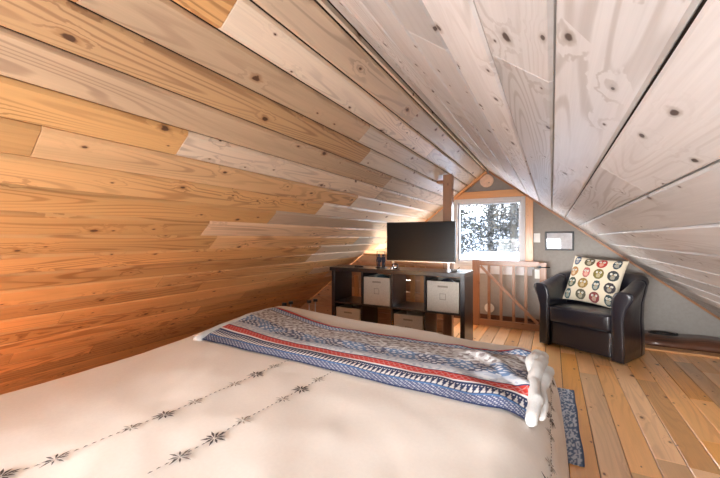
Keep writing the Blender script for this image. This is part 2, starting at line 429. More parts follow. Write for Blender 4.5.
# live-edge dark board lying against the wall
b = MB(); P = []
for i in range(61):
    x = .74 + i * .0163
    yf = 4.585 + .02 * noise.noise(Vector((x * 3, 1, 0))) + .012 * noise.noise(Vector((x * 11, 4, 0)))
    hh = .075 + .015 * noise.noise(Vector((x * 4, 9, 0)))
    P.append([(x, yf, .001), (x, yf - .006, .03), (x, yf + .012, hh), (x, 4.75, hh + .02), (x, 4.892, hh + .022), (x, 4.892, .001)])
b.grid(P); b.bm.faces.new([b.bm.verts[i] for i in range(0)]) if False else None
b.bm.verts.ensure_lookup_table()
n6 = 6; b.bm.faces.new([b.bm.verts[i] for i in range(6)]); b.bm.faces.new([b.bm.verts[i] for i in range(60 * n6 + 5, 60 * n6 - 1, -1)])
for i in range(60): b.bm.faces.new([b.bm.verts[k] for k in (i * n6, (i + 1) * n6, (i + 1) * n6 + 5, i * n6 + 5)])
bark = b.build('live_edge_board', None, smooth=True); bark.data.materials.clear(); bark.data.materials.append(M['bark_board'])
tag(bark, 'dark knotty live edge board along the foot of the grey wall behind the armchair', 'board')
pts = [(1.02 + .11 * math.cos(a) * (1 + .1 * math.sin(a * .37)), 4.72 + .055 * math.sin(a), .113 + .004 * a / 6.28) for a in [i * .22 for i in range(88)]]
o = MB().tube(pts, .0055, 8).build('cable_coil', M['cable'], smooth=True)
tag(o, 'coiled black cable lying on the dark board beside the armchair', 'cable')

# ------------------------------------------------------------------ outside
b = MB(); P = []
for i in range(41):
    row = []
    for j in range(41):
        x = -24 + i * 1.2; yy = 5.6 + j * .9
        z = -2.6 + max(0, yy - 12) * .21 + .35 * noise.noise(Vector((x * .2, yy * .2, 0)))
        row.append((x, yy, z))
    P.append(row)
tag(b.grid(P).build('snowy_ground', M['snow'], smooth=True), kind='structure')['label'] = 'snow covered ground rising beyond the window'
# snow covered roof of an outbuilding just beyond the window
t = thing('snowy_roof', 'low snow covered roof with rounded edge just outside the window', 'roof', (-1.35, 7.9, .1))
b = MB(); P = []
for i in range(33):
    a = i / 32; row = []
    for j in range(13):
        q = j / 12; x = -.62 + a * 3.3; r = math.sin(PI * min(1, q * 1.0)) ** .5
        edge = min(1, a / .12) ** .5 * (min(1, (1 - a) / .08) ** .5)
        row.append((x, -.75 + q * 1.5, .46 + .26 * r * edge + .02 * noise.noise(Vector((x * 2, q * 3, 0)))))
    P.append(row)
b.grid(P).build('snow_cap', M['snow'], t, smooth=True)
MB().box((-.62, -.75, .38), (2.68, .75, .465)).build('roof_deck', M['roofedge'], t)
MB().box((-.5, -.6, -2.7), (2.5, .6, .38)).build('roof_wall', M['roofedge'], t)
# snowy trees
def tree(name, x, yy, zb, h, r, seed, label, tint):
    rr = random.Random(seed); t = thing(name, label, 'tree', (x, yy, zb), 0, 'snowy trees outside the window')
    MB().tube([(0, 0, -.3), (.03, .02, h * .5), (0, 0, h)], [.13, .08, .02], 8).build('trunk', M['trunk'], t, smooth=True)
    b = MB(); br = []; cols = []
    for i in range(260):
        z = h * (.12 + .55 * rr.random()); a = rr.uniform(0, 2 * PI); L = r * (1.1 - z / h) * rr.uniform(.6, 1.1) + .15
        e = Vector((math.cos(a) * L, math.sin(a) * L, z + L * rr.uniform(-.25, .25))); s_ = Vector((0, 0, z))
        b.tube([s_, (s_ + e) / 2 + Vector((0, 0, .05)), e], [.018, .011, .004], 4, cap=False)
        br.append((s_, e))
    b.build('branches', M['trunk'], t)
    b = MB(); n0 = 0
    pal = [(.035, .036, .038), (.06, .06, .064), (.008, .008, .007), (.012, .012, .01), tint, (.004, .004, .004)]
    for i in range(6500):
        s_, e = rr.choice(br); p = s_.lerp(e, rr.uniform(.15, 1.05)) + Vector([rr.gauss(0, .12) for _ in range(3)])
        d = Vector([rr.gauss(0, 1) for _ in range(3)]).normalized(); q = d.orthogonal().normalized(); w = rr.uniform(.008, .034); L = rr.uniform(.06, .22)
        vs = [b.bm.verts.new(v) for v in (p, p + d * L * .5 + q * w, p + d * L, p + d * L * .5 - q * w, p + d * L * .5 + d.cross(q) * w)]
        b.bm.faces.new((vs[0], vs[1], vs[4])); b.bm.faces.new((vs[1], vs[2], vs[4])); b.bm.faces.new((vs[2], vs[3], vs[4])); b.bm.faces.new((vs[3], vs[0], vs[4]))
        cols += [rr.choice(pal)] * 5
    o = b.build('twigs', M['twigs'], t); set_colors(o, cols)
TT = [(-2.65, 10.6, 11.0, 1.05, (.02, .021, .01)), (-2.0, 13.4, 13.2, 1.4, (.02, .024, .016)), (-1.0, 10.9, 11.5, 1.05, (.03, .024, .015)), (.1, 13.0, 12.0, 1.4, (.02, .02, .01)), (-4.6, 16.6, 12.0, 1.7, (.015, .02, .015)), (-1.2, 17.4, 14.5, 2.3, (.024, .024, .015))]
TL = ['bare snowy tree at the left of the window view', 'tall snowy tree behind the left and middle trees', 'snow dusted tree in the middle of the window view', 'snowy tree at the right of the window view', 'far snowy tree at the left edge of the window view', 'farthest tall snowy tree seen between the nearer ones']
for i, (x, yy, h, r, tint) in enumerate(TT): tree('snowy_tree', x, yy, -2.6 + max(0, yy - 12) * .21, h, r, 40 + i, TL[i], tint)
# tan winter bushes
def bush(x, yy, zb, r, seed, label):
    rr = random.Random(seed); b = MB()
    for i in range(420):
        a = rr.uniform(0, 2 * PI); e = rr.uniform(.2, 1.45); L = r * rr.uniform(.5, 1)
        d = Vector((math.cos(a) * math.cos(e), math.sin(a) * math.cos(e), math.sin(e)))
        b.tube([Vector((0, 0, 0)) + d * L * .2, d * L], [.012, .004], 3, cap=False)
    o = b.build('winter_bush', M['bushtan']); o.location = (x, yy, zb); tag(o, label, 'bush', 'winter bushes outside the window')
bush(-2.15, 9.1, -1.0, 1.0, 3, 'tan leafless bush outside, left of the middle of the window view')
bush(-.15, 9.3, -1.0, 1.0, 4, 'tan leafless bush outside, right of the middle of the window view')

# ------------------------------------------------------------------ post, half wall, gate
t = thing('support_post', 'square pine post rising to the sloped boards behind the television', 'post', (-.99, 3.765, 0))
hh = slope_z(-1.035) - .012
MB().box((-.048, -.045, 0.001), (.048, .045, hh)).build('post_shaft', M['pine_gate'], t, bevel=.006)
MB().box((-.12, -.04, hh - .085), (-.05, .04, hh - .058)).build('post_block', M['pine_gate'], t, bevel=.004)

YH = 4.05
# half wall: horizontal boards whose left ends follow the slope
rt = thing('half_wall', 'low wall of horizontal brown pine boards behind the shelving unit', 'half wall', (0, 0, 0))
b = MB(); verts, faces, uvs, cols = [], [], [], []; rr = random.Random(3)
for i in range(6):
    z0, z1 = .0 + i * .148 + .003, .0 + (i + 1) * .148 - .001
    xa0 = RX - (RZ - z0) / PITCH + .03; xa1 = RX - (RZ - z1) / PITCH + .03; xb = -1.04; c = .006
    base = len(verts); tone, rnd = rr.random(), rr.random()
    for (x0_, x1_, z_, y_) in ((xa0, xb, z0, YH + c), (xa0 + .008, xb, z0 + c, YH), (xa1 - .008, xb, z1 - c, YH), (xa1, xb, z1, YH + c), (xa1, xb, z1, YH + .03), (xa0, xb, z0, YH + .03)):
        for x_ in (x0_, x1_): verts.append((x_, y_, z_)); uvs.append((x_ + i * 3, z_)); cols.append((tone, rnd, 0))
    for k in range(5): faces.append((base + 2 * k, base + 2 * k + 1, base + 2 * k + 3, base + 2 * k + 2))
    faces.append((base + 10, base + 11, base + 1, base)); faces.append(tuple(base + 2 * k for k in range(6))); faces.append(tuple(base + 2 * k + 1 for k in range(6))[::-1])
me = bpy.data.meshes.new('panel_boards'); me.from_pydata(verts, [], faces); uvl = me.uv_layers.new(name='UVMap')
for l in me.loops: uvl.data[l.index].uv = uvs[l.vertex_index]
me.materials.append(M['pine_half']); o = bpy.data.objects.new('panel_boards', me); COL.objects.link(o); o.parent = rt; set_colors(o, cols, 'board')
bm = bmesh.new(); bm.from_mesh(me); bmesh.ops.recalc_face_normals(bm, faces=bm.faces[:]); bm.to_mesh(me); bm.free()
MB().box((-2.2, YH - .012, .889), (-1.04, YH + .05, .915)).build('top_cap', M['pine_trim'], rt, bevel=.004)
for x_ in (-2.30, -1.63, -1.50, -1.37):
    MB().box((x_ - .03, YH - .03, .001), (x_ + .03, YH - .001, .78 if x_ > -2 else .62)).build('upright_board', M['pine_trim'], rt, bevel=.003)

# gate
YG = 4.62
g = thing('wooden_gate', 'brown wooden baby gate with four bars and a diagonal brace under the window', 'gate', (-.478, YG, 0))
def gx(x): return x + .478
MB().box((gx(-.901), -.02, .001), (gx(-.811), .02, .845)).build('stile', M['pine_gate'], g, bevel=.004)
MB().box((gx(-.128), -.02, .001), (gx(-.055), .02, .83)).build('stile', M['pine_gate'], g, bevel=.004)
MB().box((gx(-.811), -.018, .772), (gx(-.128), .018, .838)).build('top_rail', M['pine_gate_x'], g, bevel=.004)
MB().box((gx(-.811), -.018, .012), (gx(-.128), .018, .088)).build('bottom_rail', M['pine_gate_x'], g, bevel=.004)
for x_ in (-.698, -.556, -.411, -.275):
    MB().box((gx(x_) - .017, -.010, .088), (gx(x_) + .017, .012, .772)).build('baluster', M['pine_gate'], g, bevel=.003)
MB().bar((gx(-.80), -.016, .765), (gx(-.145), -.016, .10), .034, .012).build('diagonal_brace', M['pine_gate'], g, bevel=.002)
MB().tube([(gx(-.16), -.03, .775), (gx(-.02), -.03, .775)], .006, 8).build('latch_rod', M['black_metal'], g, smooth=True)
b = MB().box((gx(-.14), -.035, .76), (gx(-.11), -.02, .79)); b.build('latch_plate', M['black_metal'], g)

# ------------------------------------------------------------------ shelving unit
X0, X1, Y0, Y1, HT = -2.20, -.711, 3.285, 3.675, .79
s = thing('shelving_unit', 'dark espresso shelving unit of eight open cubes at the foot of the bed', 'shelving unit', ((X0 + X1) / 2, (Y0 + Y1) / 2, 0))
cx, cy = (X0 + X1) / 2, (Y0 + Y1) / 2; T = .042
hw, hd = (X1 - X0) / 2, (Y1 - Y0) / 2
MB().box((-hw - .022, -hd - .012, HT - T), (hw + .002, hd, HT)).build('top_board', M['espresso'], s, bevel=.003)
MB().box((-hw, -hd, 0.001), (-hw + T, hd, HT - T)).build('side_panel', M['espresso'], s, bevel=.003)
MB().box((hw - T, -hd, 0.001), (hw, hd, HT - T)).build('side_panel', M['espresso'], s, bevel=.003)
MB().box((-hw + T, -hd, .001), (hw - T, hd, T)).build('bottom_board', M['espresso'], s, bevel=.003)
inner = 2 * (hw - T); tt = .018; cw = (inner - 3 * tt) / 4
zm = T + (HT - 2 * T - tt) / 2
for k in range(1, 4):
    xx = -hw + T + k * cw + (k - 1) * tt
    MB().box((xx, -hd + .004, T), (xx + tt, hd, HT - T)).build('divider', M['espresso'], s, bevel=.002)
for k in range(4):
    xx = -hw + T + k * (cw + tt)
    MB().box((xx, -hd + .004, zm), (xx + cw, hd, zm + tt)).build('shelf', M['espresso'], s, bevel=.002)
def cell(c, row): return cx - hw + T + c * (cw + tt) + cw / 2, (zm + tt if row else T)
# fabric bins
def make_bin(label, c, row):
    x, z = cell(c, row); w, d, h = cw * .92, .35, .295; th = .006
    t = thing('storage_bin', label, 'storage bin', (x, Y0 + .012 + d / 2, z + .0015), 0, 'cream fabric bins in the shelving unit')
    b = MB()
    b.box((-w / 2, -d / 2, 0), (w / 2, -d / 2 + th, h)).box((-w / 2, d / 2 - th, 0), (w / 2, d / 2, h)).box((-w / 2, -d / 2 + th, 0), (-w / 2 + th, d / 2 - th, h)).box((w / 2 - th, -d / 2 + th, 0), (w / 2, d / 2 - th, h)).box((-w / 2 + th, -d / 2 + th, 0), (w / 2 - th, d / 2 - th, th))
    b.build('bin_body', M['bin'], t, bevel=.002)
    b = MB(); f = -d / 2 - .0015; b.box((-.05, f, h * .80), (.05, f + .0014, h * .80 + .018)); b.build('handle_slot', M['bin_trim'], t, bevel=.0005)
    b = MB(); a, k = .03, .005; zc = h * .5
    b.box((-a, f, zc - a), (-a + k, f + .0014, zc + a)).box((a - k, f, zc - a), (a, f + .0014, zc + a)).box((-a, f, zc - a), (a, f + .0014, zc - a + k)).box((-a, f, zc + a - k), (a, f + .0014, zc + a))
    b.build('label_holder', M['bin_trim'], t)
    return t
bn = make_bin('cream fabric bin in the upper row, second cube from the left', 1, 1)
for lab, c, row in (('cream fabric bin in the upper row, rightmost cube', 3, 1), ('cream fabric bin in the lower row, leftmost cube', 0, 0), ('cream fabric bin in the lower row, third cube from the left', 2, 0)):
    q = copy_tree(bn); x, z = cell(c, row); q.location = (x, bn.location.y, z + .0015); q['label'] = lab
# folded cloth peeking out of two bins
def cloth(c, row, label, mat):
    x, z = cell(c, row); b = MB(); P = []
    for i in range(15):
        row_ = []
        for j in range(9):
            a, q = i / 14 * 2 - 1, j / 8 * 2 - 1
            row_.append((a * cw * .34, q * .10, .10 * (1 - a * a) * (1 - q * q) ** .5 + .012 * noise.noise(Vector((a * 3, q * 3, c)))))
        P.append(row_)
    o = b.grid(P).build('folded_cloth', mat, smooth=True); o.location = (x, Y0 + .16, z + .212)
    so = o.modifiers.new('s', 'SOLIDIFY'); so.thickness = .012
    tag(o, label, 'cloth')
cloth(1, 1, 'teal cloth showing over the rim of the upper left bin', M['teal'])
cloth(3, 1, 'dark cloth showing over the rim of the upper right bin', M['figure'])

# ------------------------------------------------------------------ television and small things on top
YT = 3.42
tv = thing('television', 'black flat screen television on the shelving unit', 'television', (-1.198, YT, HT))
w, zb, zt = .74, .083, .498
MB().box((-w / 2, -.008, zb), (w / 2, .022, zt)).build('screen_bezel', M['tv_black'], tv, bevel=.004)
MB().box((-w / 2 + .009, -.0095, zb + .018), (w / 2 - .009, -.0078, zt - .009)).build('screen', M['tv_screen'], tv)
MB().box((-.26, .022, zb + .02), (.26, .055, zb + .27)).build('rear_housing', M['tv_black'], tv, bevel=.01)
MB().box((-w / 2, -.0088, zb - .002), (w / 2, -.006, zb + .006)).build('chin_strip', M['silver'], tv)
for sx in (-.30, .30):
    b = MB().box((sx - .009, -.004, .012), (sx + .009, .012, zb + .01)).bar((sx, -.05, .006), (sx, .08, .006), .016, .010, (0, 0, 1))
    b.build('foot', M['silver'], tv, bevel=.002)
# metal ornament of two figures in a frame
t = thing('figurine', 'small dark ornament of two figures in a wire frame left of the television', 'figurine', (-1.64, 3.42, HT))
MB().box((-.055, -.025, .001), (.055, .025, .012)).build('base', M['black_metal'], t, bevel=.003)
MB().tube([(-.048, 0, .012), (-.048, 0, .182), (.048, 0, .182), (.048, 0, .012)], .004, 8).build('wire_frame', M['black_metal'], t, smooth=True)
for sx in (-.024, .026):
    b = MB(); b.tube([(sx - .010, 0, .012), (sx - .008, 0, .045), (sx, 0, .07)], [.007, .008, .012], 8).tube([(sx + .010, 0, .012), (sx + .008, 0, .045), (sx, 0, .07)], [.007, .008, .012], 8)
    b.tube([(sx, 0, .06), (sx, 0, .09), (sx, 0, .118), (sx, 0, .128)], [.014, .018, .021, .008], 10); b.ball((sx, 0, .142), .014)
    b.tube([(sx - .018, 0, .115), (sx - .026, -.005, .085), (sx - .02, -.01, .065)], [.007, .006, .005], 7).tube([(sx + .018, 0, .115), (sx + .026, -.005, .085), (sx + .02, -.01, .065)], [.007, .006, .005], 7)
    b.build('standing_figure', M['figure'], t, smooth=True)
pts = [(.028 * math.cos(a) + .006 * math.sin(2.3 * a), .012 * math.sin(a * 2), .032 + .026 * math.sin(a)) for a in [i * .3 for i in range(21)]]
o = MB().tube(pts, .006, 8, closed=True).tube([(-.05, -.01, .006), (0, 0, .006), (.05, .01, .006)], .006, 8).build('cable_loop', M['cable'], smooth=True); o.location = (-1.435, 3.325, HT + .001)
tag(o, 'looped black cable lying in front of the television, beside the ornament', 'cable')
o = MB().box((-.05, -.02, .001), (.05, .02, .014)).build('remote_control', M['black_metal'], bevel=.004); o.location = (-1.93, 3.45, HT); o.rotation_euler.z = .2
tag(o, 'small dark remote control on the left end of the shelving unit', 'remote')
t = thing('streaming_box', 'small black box with a stub antenna at the right end of the shelving unit', 'streaming box', (-.835, 3.40, HT))
MB().box((-.03, -.025, .001), (.03, .025, .022)).build('case', M['tv_black'], t, bevel=.004); MB().tube([(.02, .02, .018), (.045, .025, .042)], .004, 8).build('antenna', M['tv_black'], t, smooth=True)

# ------------------------------------------------------------------ bed
bed = thing('bed', 'low queen bed standing along the left slope beneath the cream duvet', 'bed', (-.9, .9, 0))
MB().box((-.76, -1.0, .30), (.76, .96, .555)).build('mattress', M['mattress'], bed, bevel=.05, segs=4)
MB().box((-.76, -1.0, .16), (.76, .96, .298)).build('bed_base', M['mattress'], bed, bevel=.02)
for sx in (-.7, .7):
    for sy in (-.92, .88): MB().box((sx - .03, sy - .03, .001), (sx + .03, sy + .03, .16)).build('leg', M['espresso'], bed, bevel=.003)

UL, UR, VF0 = -1.60, -.14, 1.87
def smooth01(t_): t_ = max(0, min(1, t_)); return t_ * t_ * (3 - 2 * t_)
def bedP(u, v):
    """cloth coordinate (u across, v along the bed) -> point on the duvet"""
    ul = UL - .10 * smooth01((v - 1.0) / .8); VF = VF0 - .07 * smooth01((u + .75) / .5)
    a = u - UR if u > UR else (u - ul if u < ul else 0); b_ = max(0, v - VF)
    ex = UR if u > UR else (ul if u < ul else u); ey = min(v, VF)
    z = .60 + .035 * smooth01((-u - 1.0) / .7) * smooth01((v - .7) / .9)
    z += .012 * noise.noise(Vector((u * 1.7, v * 1.7, 3))) + .004 * noise.noise(Vector((u * 6, v * 5, 1))) + .0015 * noise.noise(Vector((u * 17 + v * 5, v * 11, 7)))
    d = max(abs(a), b_)
    if d > 0:
        q = math.hypot(a, b_); dx, dy = a / q, b_ / q
        rr_ = .165 * (dx * dx) * (1 if a > 0 else .55) + .13 * dy * dy
        arc = .20 * PI / 2
        if d < arc: hx, dr = math.sin(d / .2), .2 * (1 - math.cos(d / .2))
        else: hx, dr = 1.0, .2 + (d - arc)
        out = rr_ * hx + (max(0, d - arc) * .09)
        along = (u if abs(a) < b_ else v)
        out += .014 * math.sin(along * 15 + 2 * math.sin(along * 4)) * smooth01((d - .12) / .35)
        ex += dx * out; ey += dy * out; z = z - dr
    return Vector((ex, ey, max(z, .02)))
def bedN(u, v):
    e = .01; a = bedP(u + e, v) - bedP(u - e, v); b_ = bedP(u, v + e) - bedP(u, v - e); n = a.cross(b_)
    return n.normalized() if n.length > 1e-9 else Vector((0, 0, 1))
NU, NV = 150, 170; P = []
uA, uB, vA, vB = UL - .45, UR + .70, -.12, VF0 + .60
for i in range(NU + 1):
    P.append([bedP(uA + (uB - uA) * i / NU, vA + (vB - vA) * j / NV) for j in range(NV + 1)])
duv = MB().grid(P).build('duvet', M['duvet'], smooth=True)
tag(duv, 'cream duvet embroidered with dark stars, draped over the bed to the floor', 'duvet')

# embroidery: stitched lines and stars following the cloth
F_ = 345.0
def pix(px, py, z):
    dx = (px - 360) / F_; dz = (240 - py) / F_
    Y_ = .8738 + .4863 * dx; X_ = -.4863 + .8738 * dx; k = (z - H_EYE) / dz
    return X_ * k, Y_ * k
def on(u, v, h=.0025): return bedP(u, v) + bedN(u, v) * h
bd = MB(); bp = MB()
def stroke(b, p, q, w):
    """one stitch between cloth points p and q (u,v)"""
    a, c = on(*p), on(*q); n = bedN(*p); d = (c - a)
    if d.length < 1e-6: return
    sd = d.normalized().cross(n).normalized() * w / 2; m_ = on((p[0] + q[0]) / 2, (p[1] + q[1]) / 2, .0035)
    w *= 1.15; vs = [b.bm.verts.new(x) for x in (a, m_ - sd, m_ + sd, c)]
    b.bm.faces.new((vs[0], vs[1], vs[3], vs[2]))
def star(b, u, v, r, n=8, rot=0, w=.0045):
    for k in range(n):
        a = rot + 2 * PI * k / n; L = r * (1 if k % 2 == 0 else .78)
        stroke(b, (u + math.cos(a) * r * .12, v + math.sin(a) * r * .12), (u + math.cos(a) * L, v + math.sin(a) * L), w)
def seam(pts, step=.017):
    for (p, q) in zip(pts[:-1], pts[1:]):
        L = math.hypot(q[0] - p[0], q[1] - p[1]); n = max(1, int(L / step))
        for k in range(n):
            a, c = k / n, (k + .62) / n
            stroke(bd, (p[0] + (q[0] - p[0]) * a, p[1] + (q[1] - p[1]) * a), (p[0] + (q[0] - p[0]) * c, p[1] + (q[1] - p[1]) * c), .0035)
l1 = [(0, 476, 'd'), (55, 459.6, 'm'), (131, 430.5, 'p'), (164.6, 417.5, 'd'), (195, 404, 'p'), (235, 386, 'p'), (256, 376.3, 'd'), (274, 367.8, 'p')]
l2 = [(180, 458.5, 'm'), (214.6, 440, 'd'), (243, 423, 'p'), (283, 400.5, 'p'), (301, 390, 'd'), (318, 380, 'p')]
for L in (l1, l2):
    Q = [pix(a, b_, .605) for a, b_, k in L]
    d0 = (Q[0][0] - (Q[1][0] - Q[0][0]) * .8, Q[0][1] - (Q[1][1] - Q[0][1]) * .8)
    seam([d0] + Q + [(Q[-1][0] + .005, 1.14)])
    for (q, (a, b_, k)) in zip(Q, L):
        if k == 'd': star(bd, q[0], q[1], .034, 10, .2, .0065)
        elif k == 'm': star(bd, q[0], q[1], .032, 8, .2, .0045)
        else: star(bp, q[0], q[1], .027, 8, .2, .004)
u3 = .05
seam([(u3, -.05), (u3, 1.78)])
for k in range(5):
    v_ = .20 + k * .37; star(bd, u3, v_, .040, 10, .2, .006); star(bp, u3, v_ + .10, .028, 8, .2, .004); star(bp, u3, v_ - .10, .028, 8, .2, .004)
# stitches belong to the duvet's own mesh
me = duv.data; me.materials.append(M['thread']); me.materials.append(M['thread_pale'])
bm = bmesh.new(); bm.from_mesh(me); nbase = len(bm.verts)
for src, mi in ((bd, 1), (bp, 2)):
    src.bm.verts.index_update(); vv = [bm.verts.new(v.co) for v in src.bm.verts]
    for f in src.bm.faces: bm.faces.new([vv[v.index] for v in f.verts]).material_index = mi
    src.bm.free()
bm.to_mesh(me); bm.free()
vg = duv.vertex_groups.new(name='cloth'); vg.add(list(range(nbase)), 1.0, 'REPLACE')
so = duv.modifiers.new('thick', 'SOLIDIFY'); so.thickness = .02; so.offset = -1; so.vertex_group = 'cloth'; so.thickness_vertex_group = .02

# throw blanket with printed bands
NAVY, DEN, RED, WHT, GRY, BRN = (.018, .036, .12), (.06, .15, .33), (.50, .028, .018), (.82, .82, .82), (.42, .40, .40), (.20, .15, .15)
def mixc(a, b_, t_): return tuple(x + (y_ - x) * t_ for x, y_ in zip(a, b_))
def nz(x, y_, s_=0): return noise.noise(Vector((x, y_, s_)))
def throw_col(u, q):
    """u metres along the throw, q 0 near edge .. 1 far edge"""
    if q < .075:
        return mixc(NAVY, WHT, .6 if (math.sin((u * 1.0) * 260 + q * 300) > .82) else .05) if q > .012 else NAVY
    if q < .085: return DEN
    if q < .175:
        k = (q - .085) / .09; tri = abs(((u / .020) % 1) * 2 - 1)
        return WHT if (tri > k * .9 + .12 and k > .06) or (k > .85 and tri < .3) else NAVY
    if q < .20: return NAVY
    if q < .212: return WHT
    if q < .285:
        k = (q - .2485) / .036; dd = abs(((u / .024) % 1) - .5)
        return mixc(RED, WHT, .22) if abs(abs(k) - dd * 1.6) < .16 else RED
    if q < .295: return NAVY
    if q < .305: return WHT
    if q < .39:
        f = nz(u * 60, q * 40); return mixc(WHT, DEN, .55 if f > .15 else .15 + .35 * (q - .305) / .085)
    if q < .56:
        f = math.sin(u * 150 + 4 * nz(u * 12, q * 16)) * math.cos(q * 120 + 3 * nz(u * 9, q * 14, 5))
        return mixc(NAVY if nz(u * 8, q * 6, 2) > 0 else DEN, WHT, .75 if f > .25 else .1)
    if q < .80:
        f = math.cos(u * 105 + 3 * nz(u * 10, q * 12, 8)) * math.sin(q * 78 + 2.5 * nz(u * 7, q * 10, 3)); g_ = nz(u * 45, q * 34, 4)
        c = mixc(GRY, BRN, .85 if f > .15 else 0); return mixc(c, WHT, .55 if g_ > .12 else 0)
    if q < .815: return BRN
    if q < .885:
        return mixc(DEN, WHT, .7 if math.sin(u * 260 + 2 * math.sin(q * 150)) > .2 else 0.05)
    if q < .90: return NAVY
    if q < .958: return mixc(RED, WHT, .15 if math.sin(u * 210) > .8 else 0)
    return mixc(GRY, WHT, .5)
TU0, TU1 = -1.635, -.035; NTU, NTV = 560, 170
def throwP(a, q, lift=.0):
    u = TU0 + (TU1 - TU0) * a + .115 * (1 - a) ** 3 * (1 - q)
    near = 1.115 + .012 * math.sin(u * 5); far = 1.675 + .16 * smooth01((-u - .95) / .9) + .03 * smooth01((u + .35) / .3)
    v = near + (far - near) * q
    p = bedP(u, v); n = bedN(u, v)
    h = .016 + .006 * math.sin(PI * q) + lift
    k = smooth01((u + .55) / .5)
    h += k * (.040 * max(0, nz(u * 9, v * 7, 2)) + .018 * max(0, math.sin((u * 1.2 + v) * 22 + 3 * nz(u * 4, v * 4)))) * (.35 + q * .8) + .005 * nz(u * 5, v * 9, 6)
    e = min(q, 1 - q) * 10; h *= smooth01(e) * .6 + .4
    return p + n * h
P = []; cols = []
for i in range(NTU + 1):
    a = i / NTU; row = []
    for j in range(NTV + 1):
        q = j / NTV; row.append(throwP(a, q)); cols.append(throw_col(a * (TU1 - TU0), q))
    P.append(row)
thr = MB().grid(P).build('throw_blanket', M['throw'], smooth=True); set_colors(thr, cols)
tag(thr, 'red, white and blue banded throw blanket laid across the foot of the duvet', 'throw blanket')
# white fleece lining showing at both ends and along the rolled edge
b = MB()
def roll(pts, rads, n=14, wob=.5, seed=0):
    p2, r2 = [], []; N = 40
    for i in range(N + 1):
        t_ = i / N * (len(pts) - 1); k = min(int(t_), len(pts) - 2); f = t_ - k
        p2.append(Vector(pts[k]).lerp(Vector(pts[k + 1]), smooth01(f) * .5 + f * .5)); r2.append((rads[k] + (rads[k + 1] - rads[k]) * f) * (1 + wob * .4 * nz(i * .16, seed)) * (min(1, math.sin(PI * (i + .6) / (N + 1.2)) * 5) ** .5))
    b.tube(p2, r2, n)
roll([(-.055, 1.095, .588), (-.045, 1.22, .606), (-.058, 1.34, .622), (-.05, 1.46, .63), (-.035, 1.58, .628)], [.016, .022, .020, .027, .025], seed=2)
roll([(-.030, 1.17, .575), (-.024, 1.25, .592), (-.032, 1.34, .604), (-.022, 1.44, .606), (-.010, 1.54, .602)], [.010, .017, .016, .022, .020], seed=5)
roll([(-.064, 1.40, .63), (-.07, 1.50, .642), (-.05, 1.60, .636), (-.02, 1.64, .622)], [.014, .022, .024, .016], seed=9)
b.bm.normal_update()
for v in b.bm.verts: v.co += v.normal * (.0045 * nz(v.co.x * 22, v.co.y * 22, v.co.z * 22) + .0015 * nz(v.co.x * 90, v.co.y * 90, v.co.z * 90))
lin = b.build('fleece_lining', M['fleece'], thr, smooth=True); lin['label'] = 'white fleece lining folded over at the right end'
b = MB(); pts = [throwP(-.004, q, -.004) for q in [k / 20 for k in range(21)]]; pts = [p + Vector((-.004, -.01, -.006)) for p in pts]
b.tube(pts, [.010 + .013 * (1 - k / 20) for k in range(21)], 10)
lin = b.build('fleece_lining', M['fleece'], thr, smooth=True); lin['label'] = 'white fleece lining curling out at the left end'

# thin capped rods at the far left corner of the bed
def rods(label, pts_):
    x, y_ = pts_; t = thing('rack_bracket', label, 'bracket', (x, y_, 0), .72, 'capped rods beyond the foot of the bed')
    for k, dx in enumerate((-.028, .028)):
        r_ = MB().tube([(dx, 0, .001), (dx, 0, .53 + .010 * k)], .005, 8).build('rod', M['silver'], t, smooth=True)
        MB().box((dx - .020, -.012, .525 + .010 * k), (dx + .020, .012, .550 + .010 * k)).build('cap', M['black_metal'], r_, bevel=.004)
rods('left pair of thin dark capped rods standing beyond the bed corner', (-2.04, 2.35))
rods('right pair of thin dark capped rods, between bed corner and shelving unit', (-1.92, 2.55))

# ------------------------------------------------------------------ rug
b = MB(); P = []; cols = []
NX, NY = 90, 120
for i in range(NX + 1):
    row = []
    for j in range(NY + 1):
        a, q = i / NX, j / NY
        x = -.46 + .60 * a; y_ = 2.0 + .95 * q
        row.append((x + .006 * nz(q * 4, 1), y_, .012 + .0015 * math.sin(i * 1.57)))
        f = nz(i * .9, j * .28, 3); st = (i % 6) < 2
        cols.append(mixc((.05, .10, .20), (.62, .65, .70), .85 if (f > .05) != (i % 3 == 0) else .1) if i < NX - 1 else (.05, .08, .15))
    P.append(row)
rug = b.grid(P).build('rug', M['rug']); set_colors(rug, cols); so = rug.modifiers.new('s', 'SOLIDIFY'); so.thickness = .010; so.offset = -1
tag(rug, 'blue and white woven rug on the floor beyond the foot of the bed', 'rug')

# ------------------------------------------------------------------ armchair
CA = -28.2 * PI / 180
ch = thing('armchair', 'dark leather tub armchair in front of the grey wall, with an owl pillow', 'armchair', (.392, 4.262, 0), CA)
HWd, YB, YFt = .375, .335, -.355
def plan(s_):
    """s in 0..1 from front left, round the back, to front right: point and outward normal"""
    L1 = .36; n_ = 2.6; yb0 = YFt + L1; ry = YB - yb0
    if s_ < .28: t_ = s_ / .28; p = Vector((-HWd, YFt + L1 * t_, 0)); n = Vector((-1, 0, 0))
    elif s_ > .72: t_ = (1 - s_) / .28; p = Vector((HWd, YFt + L1 * t_, 0)); n = Vector((1, 0, 0))
    else:
        a = PI - (s_ - .28) / .44 * PI; c, sn = math.cos(a), max(0, math.sin(a))
        X_ = HWd * (abs(c) ** (2 / n_)) * (1 if c > 0 else -1); Y_ = yb0 + ry * sn ** (2 / n_)
        n = Vector((abs(X_ / HWd) ** (n_ - 1) * (1 if c > 0 else -1) / HWd, (max(0, (Y_ - yb0)) / ry) ** (n_ - 1) / ry, 0)).normalized(); p = Vector((X_, Y_, 0))
    return p, n
